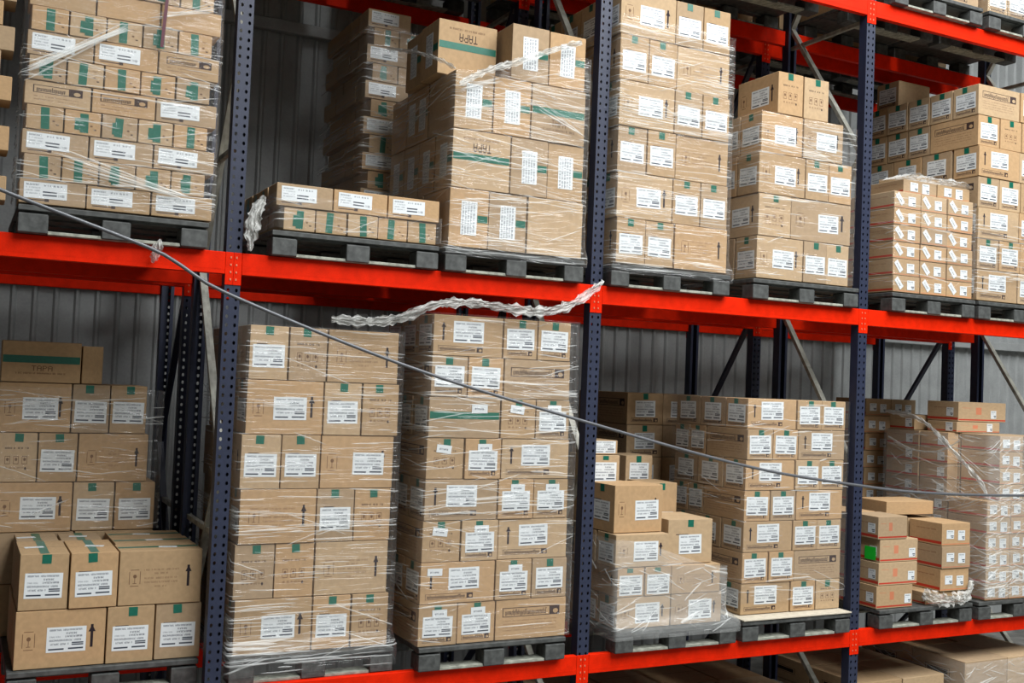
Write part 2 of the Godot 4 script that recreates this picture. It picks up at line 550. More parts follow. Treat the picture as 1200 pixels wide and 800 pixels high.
# stickers and tape of one face; the face lies in the plane z = 0 of the given frame, its middle at the origin
func dress(o: Node3D, style: String, w: float, h: float, at: Vector3, turn: float) -> void:
	var b := Basis(Vector3.UP, turn)
	for s in STYLES[style][2]:
		var sw: float = minf(s[1], w * 0.86)
		var sh: float = minf(s[2], h * 0.86)
		var p: Vector3 = at + b * Vector3(clampf(s[3], -w / 2 + sw / 2, w / 2 - sw / 2), clampf(s[4], -h / 2 + sh / 2 + 0.01, h / 2 - sh / 2 - 0.008), 0.0004 + 0.0004 * s[0])
		part(o, "sticker", plate(sw, sh, 0.0007, STICKERS[s[0]]), M.sticker, p, Vector3(0, turn, s[5] + rng.randf_range(-0.02, 0.02)))
	match STYLES[style][3]:
		"top":
			var th := 0.05 if h > 0.2 else 0.03
			part(o, "tape", plate(0.048, th, 0.0006, Rect2(0, 0, 1, 1)), M.tape, at + b * Vector3(rng.randf_range(-0.012, 0.012), h / 2 - 0.004 - th / 2, 0.0003), Vector3(0, turn, rng.randf_range(-0.05, 0.05)))
		"upright":
			var k := rng.randi_range(0, 2)
			part(o, "tape", plate(0.042, h * [0.92, 0.8, 0.9][k], 0.0006, Rect2(0, 0, 1, 1)), M.tape, at + b * Vector3(rng.randf_range(-0.012, 0.012), 0, 0.0003), Vector3(0, turn, rng.randf_range(-0.06, 0.06)))
			if k == 1:
				part(o, "tape", plate(0.05, h * 0.5, 0.0006, Rect2(0, 0, 1, 1)), M.tape, at + b * Vector3(-0.014, -h * 0.06, 0.001), Vector3(0, turn, rng.randf_range(-0.1, 0.1)))
		"band":
			part(o, "tape", plate(w - 0.012, 0.045, 0.0006, Rect2(0, 0, 1, 1)), M.tape, at + b * Vector3(0, 0.015, 0.0003), Vector3(0, turn, 0))
		"stub":
			part(o, "tape", plate(w * 0.5 - 0.065, 0.045, 0.0006, Rect2(0, 0, 1, 1)), M.tape, at + b * Vector3(w * 0.25 + 0.026, 0.0, 0.0003), Vector3(0, turn, 0))

func carton(p: Dictionary, look: String, where: Vector3, s: Vector3, front: String, flank: String, flank_dressed: bool, label: String) -> Node3D:
	var o := thing(p.name, label, "carton", where, p.group)
	o.rotation.y = rng.randf_range(-0.0035, 0.0035) + p.get("turn", 0.0)
	part(o, "body", carton_mesh(s, front, flank), M["kraft%d" % rng.randi_range(0, 3)])
	if look == "front" or look == "both":
		dress(o, front, s.x, s.y, Vector3(0, s.y / 2, s.z / 2), 0.0)
	if flank_dressed:
		dress(o, flank, s.z, s.y, Vector3(-s.x / 2, s.y / 2, 0), -PI / 2)
	if p.get("tops", false):
		part(o, "tape", plate(s.x - 0.01 if STYLES[front][1] else 0.045, 0.045 if STYLES[front][1] else s.z - 0.01, 0.0005, Rect2(0, 0, 1, 1)), M.tape, Vector3(0, s.y + 0.0002, 0), Vector3(-PI / 2, 0, 0))
		part(o, "sticker", plate(0.1, 0.045, 0.0006, STICKERS[4]), M.sticker, Vector3(rng.randf_range(-0.06, 0.06), s.y + 0.0009, rng.randf_range(-0.02, 0.02)), Vector3(-PI / 2, 0, rng.randf_range(-0.3, 0.3)))
	return o

func pile(called: String, phrase: String, layers: int, long := 0.47, short := 0.25) -> Dictionary:
	return {"name": called, "phrase": phrase, "group": "cartons of the " + phrase, "layers": layers, "long": long, "short": short}

func layer_words(p: Dictionary, n: int) -> String:
	if n == p.layers - 1 and n > 0: return "top layer"
	return ORDINAL[n] + " layer"

# one layer: fronts from x0 to x1, then cartons going back along the flank that faces -x
func layer(p: Dictionary, n: int, x0: float, x1: float, y: float, h: float, z: float, fronts: String, flank := "", back := "", zback := -1.0) -> void:
	var names := fronts.split(" ")
	var total := 0.0
	for f in names: total += p.long if STYLES[f][1] else p.short
	var x := x0
	var gap := 0.007
	var first_depth := 0.0
	var first_width := 0.0
	for k in names.size():
		var f := names[k]
		var w: float = (p.long if STYLES[f][1] else p.short) / total * (x1 - x0)
		var d: float = p.short if STYLES[f][1] else p.long
		if k == 0:
			first_depth = d
			first_width = w
		var side: String = flank if k == 0 and flank else "P"
		var zz := z - rng.randf_range(0.0, 0.012)
		carton(p, "front", Vector3(x + w / 2, G + y, zz - d / 2), Vector3(w - gap, h - 0.003, d - 0.004), f, side, k == 0 and flank != "", "%s%s, %s of the %s" % ["" if names.size() < 3 else "corner " if k == 0 or k == names.size() - 1 else "inner ", LOOKS[f], layer_words(p, n), p.phrase])
		x += w
	if back:
		var zs := z - 0.016 - first_depth
		names = back.split(" ")
		total = 0.0
		for f in names: total += p.long if STYLES[f][1] else p.short
		var span := zs - zback
		var back_at := 1
		for f in names:
			var d: float = (p.long if STYLES[f][1] else p.short) / total * span
			var w: float = minf((p.short if STYLES[f][1] else p.long) * 0.96, first_width - 0.012 if first_depth < 0.9 * p.long else 9.0)
			carton(p, "flank", Vector3(x0 + w / 2 + rng.randf_range(0.0, 0.006), G + y, zs - d / 2), Vector3(w, h - 0.003, d - 0.008), "P", f, true, "%s, %s back in %s of %s" % [LOOKS[f], ORDINAL[back_at], layer_words(p, n), p.phrase])
			zs -= d
			back_at += 1

func single(p: Dictionary, label: String, x0: float, x1: float, y0: float, y1: float, z: float, d: float, front: String, flank := "P", turn := 0.0) -> Node3D:
	p.turn = turn
	var o := carton(p, "front", Vector3((x0 + x1) / 2, G + y0, z - d / 2), Vector3(x1 - x0 - 0.004, y1 - y0 - 0.003, d), front, flank, flank != "P", label)
	p.turn = 0.0
	return o


# ------------------------------------------------------------------ pallets
func pallet(x0: float, x1: float, y: float, z: float, label: String, depth := 1.16, group := "") -> void:
	var w := x1 - x0
	var o := thing("plastic_pallet", label, "pallet", Vector3((x0 + x1) / 2, G + y, z - depth / 2), group)
	var key := "pallet %.3f %.3f" % [w, depth]
	if not meshes.has(key):
		var d := MB.new()
		d.box(Vector3(0, 0.132, 0), Vector3(w, 0.032, depth), 0.006)
		for k in 5:
			d.box(Vector3(0, 0.112, -depth / 2 + 0.06 + k * (depth - 0.12) / 4), Vector3(w - 0.02, 0.012, 0.05))
		var b := MB.new()
		b.box(Vector3(0, 0.0535, 0), Vector3(0.15, 0.1045, 0.13), 0.008)
		var r := MB.new()
		r.box(Vector3(0, 0, 0), Vector3(w - 0.3, 0.018, 0.11), 0.003)
		var l := MB.new()
		l.box(Vector3(0, 0, 0), Vector3(0.1, 0.016, depth - 0.32), 0.003)
		meshes[key] = [d.mesh(), b.mesh(), r.mesh(), l.mesh()]
	var ms: Array = meshes[key]
	part(o, "deck", ms[0], M.pallet)
	for a in [-1, 0, 1]:
		for b in [-1, 0, 1]:
			part(o, "block", ms[1], M.pallet, Vector3(a * (w / 2 - 0.077), 0, b * (depth / 2 - 0.067)))
	for b in [-1, 0, 1]:
		part(o, "runner", ms[2], M.runner, Vector3(0, 0.0092, b * (depth / 2 - 0.067)))


# ------------------------------------------------------------------ stretch film
# a sleeve round a pile, with creases; ya and yb are its top at x0 and at x1; pal = [x0, x1, front, deck height] widens its foot round the pallet
func film(phrase: String, x0: float, x1: float, z0: float, z1: float, y0: float, ya: float, yb: float, kind := 0, pal := [], wobble := 0.006, density := 1.0, sashes := []) -> void:
	var mid := Vector3((x0 + x1) / 2, y0, (z0 + z1) / 2)
	var o := thing("stretch_film", "clear stretch film wound around the " + phrase, "film", mid + Vector3(0, G, 0), "stretch film sleeves")
	var nz := noise(1.0, 3, int(x0 * 100) + int(y0 * 10) + 77)
	var hx := (x1 - x0) / 2 + 0.008
	var hz := (z1 - z0) / 2 + 0.008
	var rim := PackedVector2Array()
	var wide := PackedVector2Array()
	var nr := PackedVector2Array()
	var per := []
	var run := 0.0
	var c := [Vector2(hx, -hz), Vector2(hx, hz), Vector2(-hx, hz), Vector2(-hx, -hz)]
	var w := c
	if pal:
		var pf: float = pal[2] + 0.008 - mid.z
		w = [Vector2(pal[1] + 0.008 - mid.x, -hz), Vector2(pal[1] + 0.008 - mid.x, pf), Vector2(pal[0] - 0.008 - mid.x, pf), Vector2(pal[0] - 0.008 - mid.x, -hz)]
	# from the back of the +x flank round the front to the back of the -x flank
	var side := [Vector2(1, 0), Vector2(0, 1), Vector2(-1, 0)]
	for s in 3:
		var count: int = [16, 44, 36][s]
		for k in count + 1:
			var q: Vector2 = c[s].lerp(c[s + 1], float(k) / count)
			if k == 0 and s > 0:
				nr[nr.size() - 1] = (nr[nr.size() - 1] + side[s]).normalized()
				continue
			if rim.size(): run += q.distance_to(rim[rim.size() - 1])
			rim.append(q); wide.append(w[s].lerp(w[s + 1], float(k) / count)); nr.append(side[s]); per.append(run)
	# the film's surface at a place along its rim (in steps of the rim) and a height, lifted by some millimetres
	var at := func(kf: float, y: float, lift: float) -> Vector3:
		var k0 := clampi(int(kf), 0, rim.size() - 2)
		var t := clampf(kf - k0, 0.0, 1.0)
		var base := rim[k0].lerp(rim[k0 + 1], t)
		if pal:
			base = base.lerp(wide[k0].lerp(wide[k0 + 1], t), 1.0 - smoothstep(pal[3] + 0.004, pal[3] + 0.1, y0 + y))
		var run_here: float = lerpf(per[k0], per[k0 + 1], t)
		var out := lift + 0.002 + wobble * (0.5 + 0.5 * nz.get_noise_2d(run_here * 3.0, y * 22.0)) + 0.3 * wobble * (1.0 + nz.get_noise_2d(run_here * 9.0 + 40, y * 60.0))
		var q := base + nr[k0].lerp(nr[k0 + 1], t).normalized() * out
		return Vector3(q.x, y, q.y)
	var top_at := func(kf: float) -> float:
		var k0 := clampi(int(kf), 0, rim.size() - 1)
		return lerpf(ya, yb, smoothstep(0.0, 1.0, clampf((rim[k0].x + hx) / (2 * hx), 0, 1))) - y0
	var rows := 44
	var pts := []
	var uvs := []
	for r in rows + 1:
		var row := []
		var ur := []
		for k in rim.size():
			var y: float = top_at.call(k) * r / rows
			row.append(at.call(k, y, 0.0))
			ur.append(Vector2(per[k] * 0.62, -y * 0.62 + x0))
		pts.append(row)
		uvs.append(ur)
	var mb := MB.new()
	mb.sheet(pts, uvs)
	part(o, "sheet", mb.mesh(), M["clear%d" % kind])
	if kind == 2:
		part(o, "milky_wrap", mb.mesh(), M.wrap).scale = Vector3(1.001, 1, 1.001)  # extra sheet: milky haze of the film laid on as pale colour
	# folds: doubled film, with glare streaks put into their white
	var fr := RandomNumberGenerator.new()
	fr.seed = int(absf(x0) * 1000) + kind
	var height: float = maxf(ya, yb) - y0
	var count := int(height * run * [62.0, 56.0, 80.0][kind] * density)
	var bands := []
	for k in 7: bands.append(fr.randf() * height)
	mb = MB.new()
	for k in count:
		var kf := fr.randf_range(8.0, rim.size() - 8.0)
		var y: float = bands[fr.randi() % 7] + fr.randfn(0.0, 0.05) if fr.randf() < 0.55 else fr.randf() * height
		var slope: float = [0.02, 0.09, 0.4][kind] * fr.randfn(0.0, 1.0)
		if fr.randf() < 0.07: slope += 0.35 * (1 if fr.randf() < 0.5 else -1)
		var thick := fr.randf_range(0.0016, 0.0042) * (1.7 if fr.randf() < 0.15 else 1.0) * (1.4 if kind == 2 else 1.0)
		var n := fr.randi_range(4, 22 if kind < 2 else 12)
		var line := []
		for q in n:
			if kf >= rim.size() - 1.01 or y < 0.01 or y > top_at.call(kf) - 0.01: break
			var e := thick * minf(1.0, 0.25 + 0.5 * minf(q, n - 1 - q))
			line.append([at.call(kf, y - e, 0.0012), at.call(kf, y, 0.0012 + thick * 0.9), at.call(kf, y + e, 0.0012)])
			var k0 := int(kf)
			kf += 0.9
			y += slope * 0.9 * (per[mini(k0 + 1, per.size() - 1)] - per[k0]) + fr.randfn(0.0, 0.0008)
		if line.size() < 3: continue
		var lu := []
		for q in line: lu.append([Vector2.ZERO, Vector2.ZERO, Vector2.ZERO])
		mb.sheet(line, lu)
	# bunched folds slanting across the front, from (x, y) to (x, y)
	for sash in sashes:
		for k in int(sash[4]):
			var a := Vector2(sash[0], sash[1]) + Vector2(fr.randfn(0, 0.02), fr.randfn(0, 0.022))
			var b := Vector2(sash[2], sash[3]) + Vector2(fr.randfn(0, 0.02), fr.randfn(0, 0.016))
			var thick := fr.randf_range(0.0025, 0.006)
			var up := Vector2(-(b - a).y, (b - a).x).normalized()
			if up.y < 0: up = -up
			var line := []
			var lu := []
			for q in 25:
				var c2 := a.lerp(b, q / 24.0)
				var e := up * thick * minf(1.0, 0.25 + 0.3 * minf(q, 24 - q))
				var trio := []
				for h in [-1, 0, 1]:
					var pt: Vector2 = c2 + e * h
					trio.append(at.call(16.0 + 44.0 * (hx - (pt.x - mid.x)) / (2 * hx), pt.y - y0, 0.004 + k * 0.0012 + (thick if h == 0 else 0.0)))
				line.append(trio)
				lu.append([Vector2.ZERO, Vector2.ZERO, Vector2.ZERO])
			mb.sheet(line, lu)
	if mb.v.size():
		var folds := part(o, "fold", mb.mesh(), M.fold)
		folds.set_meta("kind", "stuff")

func curve(pts: Array, n: int) -> PackedVector3Array:
	var c := Curve3D.new()
	for k in pts.size():
		var t: Vector3 = (pts[mini(k + 1, pts.size() - 1)] - pts[maxi(k - 1, 0)]) / 6.0
		c.add_point(pts[k], -t, t)
	var out := PackedVector3Array()
	for k in n + 1:
		out.append(c.sample_baked(c.get_baked_length() * k / n, true))
	return out

# a bunched, pleated strip of film along a line
func strand(label: String, pts: Array, width: float, across := Vector3(0, 1, 0), n := 70, taper := 0.5, called := "film_strand") -> void:
	var base: Vector3 = pts[0]
	var rel := []
	for p in pts: rel.append(p - base)
	var c := curve(rel, n)
	var nz := noise(1.0, 3, int(absf(base.x) * 100) + n)
	var o := thing(called, label, "film", base)
	for s in 2:
		var grid := []
		var uvs := []
		for k in c.size():
			var f := (c[mini(k + 1, c.size() - 1)] - c[maxi(k - 1, 0)]).normalized()
			var out := f.cross(across).normalized()
			var a := out.cross(f).normalized().rotated(f, 0.9 * nz.get_noise_2d(k * 0.12, s * 40.0) + s * 0.35)
			var b := a.cross(f)
			var ends := minf(1.0, taper + 0.12 * minf(k, c.size() - 1 - k))
			var w := width * ends * (0.8 + 0.7 * nz.get_noise_2d(k * 0.2, 70.0 + s * 9.0))
			var row := []
			var ur := []
			for q in 13:
				var t := (q / 12.0 - 0.5)
				var pleat := 0.32 * width * nz.get_noise_2d(k * 0.13, q * 0.9 + s * 30.0) + 0.06 * width * nz.get_noise_2d(k * 0.35, q * 2.3 + 100.0)
				row.append(c[k] + a * (w * t * (1.0 - 0.25 * s)) + b * (pleat + 0.004 * s))
				ur.append(Vector2(k * 0.03, q * 0.02 + s * 0.3))
			grid.append(row)
			uvs.append(ur)
		var mb := MB.new()
		mb.sheet(grid, uvs)
		part(o, "fold", mb.mesh(), M.rope)

# a crumpled sheet of film lying over a pile
func drape(label: String, at: Vector3, size: Vector2, lift: float, s: int, hang := 0.0) -> void:
	var o := thing("film_drape", label, "film", at)
	var nz := noise(1.0, 4, s)
	var grid := []
	var uvs := []
	for a in 41:
		var row := []
		var ur := []
		for b in 61:
			var u := b / 60.0 - 0.5
			var v := a / 40.0 - 0.5
			var y := lift * (0.45 + 0.75 * absf(nz.get_noise_2d(u * 4.0, v * 4.0)) + 0.3 * absf(nz.get_noise_2d(u * 14.0 + 9, v * 14.0)))
			y *= smoothstep(0.5, 0.36, absf(u)) * 0.85 + 0.15
			y -= hang * smoothstep(0.3, 0.5, v)
			row.append(Vector3(u * size.x, y, v * size.y))
			ur.append(Vector2(u * size.x * 0.62, v * size.y * 0.62))
		grid.append(row)
		uvs.append(ur)
	var mb := MB.new()
	mb.sheet(grid, uvs)
	var m := mb.mesh()
	part(o, "sheet", m, M.clear2)
	part(o, "milky_wrap", m, M.fold, Vector3(0, 0.0015, 0))


# ------------------------------------------------------------------ rack
func post_mesh(height: float) -> Mesh:
	var mb := MB.new()
	var w := 0.09
	var d := 0.078
	var cells := int(height / 0.05)
	for k in cells:
		var y := k * 0.05
		for s in [-1, 1]:
			var x0: float = -w / 2 if s < 0 else 0.0
			var c := Vector3(x0 + w / 4 + s * 0.001, y + 0.025, 0)
			var rim := [Vector3(x0, y, 0), Vector3(x0 + w / 4, y, 0), Vector3(x0 + w / 2, y, 0), Vector3(x0 + w / 2, y + 0.025, 0), Vector3(x0 + w / 2, y + 0.05, 0), Vector3(x0 + w / 4, y + 0.05, 0), Vector3(x0, y + 0.05, 0), Vector3(x0, y + 0.025, 0)]
			var hole := []
			for a in 8:
				var t := -PI * 0.75 + a * PI / 4
				hole.append(c + Vector3(cos(t) * 0.0085, sin(t) * 0.0115, 0))
			var ids := []
			for a in 8:
				ids.append([mb.vert(rim[a], Vector3.BACK), mb.vert(hole[a], Vector3.BACK)])
			for a in 8:
				var b := (a + 1) % 8
				mb.quad(ids[a][0], ids[b][0], ids[b][1], ids[a][1])
				mb.face(hole[a], hole[b], hole[b] - Vector3(0, 0, 0.004), hole[a] - Vector3(0, 0, 0.004), (c - hole[a]).normalized())
	for s in [-1, 1]:
		mb.box(Vector3(s * (w / 2 - 0.002), height / 2, -d / 2 - 0.0005), Vector3(0.004, height, d - 0.001))
		mb.box(Vector3(s * (w / 2 - 0.013), height / 2, -d + 0.002), Vector3(0.022, height, 0.004))
	return mb.mesh()

func build_rack(called: String, label: String, z: float, mirror: bool) -> void:
	var o := thing(called, label, "rack", Vector3(0, 0, z))
	var top := 8.35
	var pm := post_mesh(top)
	var depth := 0.99
	var plates := MB.new()
	plates.box(Vector3(0, 0.004, 0), Vector3(0.13, 0.008, 0.12))
	var foot := plates.mesh()
	var clip := MB.new()
	clip.box(Vector3(0, 0, 0.0025), Vector3(0.046, 0.187, 0.005), 0.0015)
	var clip_mesh := clip.mesh()
	var stud := MB.new()
	stud.box(Vector3(0, 0, 0.0015), Vector3(0.009, 0.012, 0.003), 0.001)
	var stud_mesh := stud.mesh()
	for k in range(-1, 4):
		var f := Node3D.new()
		f.name = "upright_frame"
		o.add_child(f, true)
		f.position = Vector3(k * BAY, 0, 0)
		part(f, "post", pm, M.blue, Vector3(0, 0.0085, -0.006))
		part(f, "post", pm, M.blue, Vector3(0, 0.0085, -depth + 0.006), Vector3(0, PI, 0))
		part(f, "foot_plate", foot, M.zinc, Vector3(0, 0, -0.045))
		part(f, "foot_plate", foot, M.zinc, Vector3(0, 0, -depth + 0.045))
		var y := G - 2.45
		var zf := -0.07
		var zr := -depth + 0.07
		var n := 0
		var yy := y - 1.225
		var at_rear := false
		while yy < top - 1.3:
			var a := Vector3(0, maxf(yy, 0.12), zr if at_rear else zf)
			var b := Vector3(0, yy + 1.225, zf if at_rear else zr)
			if mirror:
				var t := a.z
				a.z = b.z
				b.z = t
			if yy > -0.3:
				var mb := MB.new()
				mb.bar(a, b, 0.03, 0.045, Vector3.RIGHT)
				part(f, "brace", mb.mesh(), M.blue if mirror else M.zinc)
			yy += 1.225
			at_rear = not at_rear
			n += 1
		for hy in [0.35, G - 1.62, G + 0.62, G + 2.28, G + 4.4]:
			var mb := MB.new()
			mb.bar(Vector3(0, hy, zf), Vector3(0, hy, zr), 0.03, 0.03, Vector3.RIGHT)
			part(f, "brace", mb.mesh(), M.zinc)
	# beams, front and rear, three levels
	var beam := MB.new()
	var len := BAY - 0.094
	beam.box(Vector3(0, -BH / 2, 0), Vector3(len, BH, 0.045), 0.004)
	beam.box(Vector3(0, -BH + 0.03, 0.0225), Vector3(len, 0.006, 0.002))
	var beam_mesh := beam.mesh()
	for lv in LEVELS:
		for k in range(-1, 3):
			for side in 2:
				var b := part(o, "beam", beam_mesh, M.red, Vector3((k + 0.5) * BAY, G + lv, -0.0225 if side == 0 else -depth + 0.0225), Vector3(0, 0 if side == 0 else PI, 0))
				for e in [-1, 1]:
					var c := part(b, "connector", clip_mesh, M.red, Vector3(e * (BAY / 2 - 0.0235), -0.0935, 0.0175))
					c.position.z = 0.0166
					for j in 4:
						part(b, "stud", stud_mesh, M.bolt, Vector3(e * (BAY / 2 - 0.016), -0.03 - j * 0.042, 0.0216))


# ------------------------------------------------------------------ the place
func _ready() -> void:
	rng.seed = 20
	# camera
	var cam := Camera3D.new()
	cam.name = "camera"
	cam.fov = rad_to_deg(2.0 * atan(400.0 / 1264.94))
	var r := Vector3(0.88868246, 0.04037401, 0.45674218)
	var u := Vector3(-0.05297085, 0.99848633, 0.01480348)
	var f := Vector3(0.45545315, 0.03734961, -0.88947593)
	cam.transform = Transform3D(Basis(r, u, -f).orthonormalized(), Vector3(-1.37426, G - 0.67508, 6.21223))
	cam.near = 0.05
	cam.far = 100.0
	add_child(cam)
	cam.current = true
	# environment: a closed hall, so hardly any sky
	var env := Environment.new()
	env.background_mode = Environment.BG_COLOR
	env.background_color = Color(0.5, 0.55, 0.6)
	env.tonemap_mode = Environment.TONE_MAPPER_LINEAR
	env.tonemap_exposure = 1.02
	env.sdfgi_enabled = true
	env.ssao_enabled = true
	env.ssil_enabled = true
	var we := WorldEnvironment.new()
	we.name = "environment"
	we.environment = env
	add_child(we)
	materials()
	# daylight: translucent roof strips over the aisle, towards the hall's open end
	for k in 3:
		daylight("skylight", "translucent daylight strip set into the hall roof over the aisle", Vector3(1.6 + k * 3.6, 9.9, 7.0), Vector2(2.4, 10.0), Vector3(-PI / 2, 0, 0), 4.2)
	shell()
	build_rack("pallet_rack", "blue and red pallet rack standing along the aisle", 0.0, false)
	build_rack("pallet_rack", "blue and red pallet rack standing between the aisle rack and cladding", -1.245, true)
	upper_level()
	lower_level()
	top_and_ground()
	loose_ends()


func daylight(called: String, label: String, at: Vector3, size: Vector2, turn: Vector3, energy: float) -> void:
	var roof := called == "skylight"
	var s := thing(called, label, "skylight" if roof else "", at, "roof daylight strips" if roof else "", "" if roof else "structure")
	s.rotation = turn
	var mb := MB.new()
	mb.box(Vector3(0, 0, 0.02), Vector3(size.x, size.y, 0.02))
	part(s, "pane", mb.mesh(), M.skylight)
	for e in [-1, 1]:
		mb = MB.new()
		mb.box(Vector3(e * (size.x / 2 + 0.03), 0, 0.0), Vector3(0.06, size.y + 0.12, 0.1))
		part(s, "frame", mb.mesh(), M.zinc)
		mb = MB.new()
		mb.box(Vector3(0, e * (size.y / 2 + 0.03), 0.0), Vector3(size.x, 0.06, 0.1))
		part(s, "frame", mb.mesh(), M.zinc)
	var l := AreaLight3D.new()
	l.name = called + "_glow"
	l.area_size = size - Vector2(0.1, 0.1)
	l.area_normalize_energy = false
	l.light_energy = energy
	l.light_color = Color(0.985, 0.995, 1.0)
	l.shadow_enabled = true
	l.area_range = 40.0
	add_child(l)
	l.position = at + Basis.from_euler(turn) * Vector3(0, 0, -0.01)
	l.rotation = turn


func shell() -> void:
	var fl := thing("floor", "grey concrete warehouse floor", "", Vector3(6, -0.1, 5.6), "", "structure")
	var mb := MB.new()
	mb.box(Vector3.ZERO, Vector3(37, 0.2, 18), 0.0)
	part(fl, "slab", mb.mesh(), M.concrete)
	var ce := thing("ceiling", "pale sheet roof of the hall", "", Vector3(6, 10.1, 5.6), "", "structure")
	mb = MB.new()
	mb.box(Vector3.ZERO, Vector3(37, 0.2, 18), 0.0)
	part(ce, "roof_sheet", mb.mesh(), M.plaster)
	for w in [["wall_front", Vector3(6, 5.0, 14.2), Vector3(37, 10.0, 0.2)], ["wall_left", Vector3(-12.1, 5.0, 5.6), Vector3(0.2, 10.0, 17.2)], ["wall_right", Vector3(24.1, 5.0, 5.6), Vector3(0.2, 10.0, 17.2)]]:
		var o := thing(w[0], "pale hall wall", "", w[1], "", "structure")
		mb = MB.new()
		mb.box(Vector3.ZERO, w[2], 0.0)
		part(o, "panel", mb.mesh(), M.plaster)
	# back wall of ribbed metal sheets
	var b := thing("wall_back", "grey ribbed metal cladding behind the racks", "", Vector3(0, 0, -2.78), "", "structure")
	mb = MB.new()
	var prof := PackedVector2Array()
	for k in 7:
		var x := k * 0.15
		prof.append_array([Vector2(x, 0), Vector2(x + 0.016, 0.02), Vector2(x + 0.034, 0.02), Vector2(x + 0.05, 0), Vector2(x + 0.15, 0)])
	for k in prof.size() - 1:
		var p := prof[k]
		var q := prof[k + 1]
		if p.distance_to(q) < 0.001: continue
		var d := q - p
		var nn := Vector3(-d.y, 0, d.x).normalized()
		mb.face(Vector3(p.x, 0, p.y), Vector3(q.x, 0, q.y), Vector3(q.x, 9.98, q.y), Vector3(p.x, 9.98, p.y), nn)
	mb.box(Vector3(0.525, 4.99, -0.03), Vector3(1.05, 9.98, 0.05))
	var sheet := mb.mesh()
	for k in 34:
		part(b, "cladding_sheet", sheet, M.cladding, Vector3(-12.0 + k * 1.05, 0.0, 0))
	for y in [1.3, 3.44, 5.68, 7.6]:
		var rail := MB.new()
		rail.box(Vector3(6, y, 0.075), Vector3(36, 0.1, 0.07), 0.01)
		part(b, "wall_rail", rail.mesh(), M.cladding)
	mb = MB.new()
	mb.box(Vector3(6, 4.99, -0.1), Vector3(36.2, 9.98, 0.06))
	part(b, "lining", mb.mesh(), M.plaster)


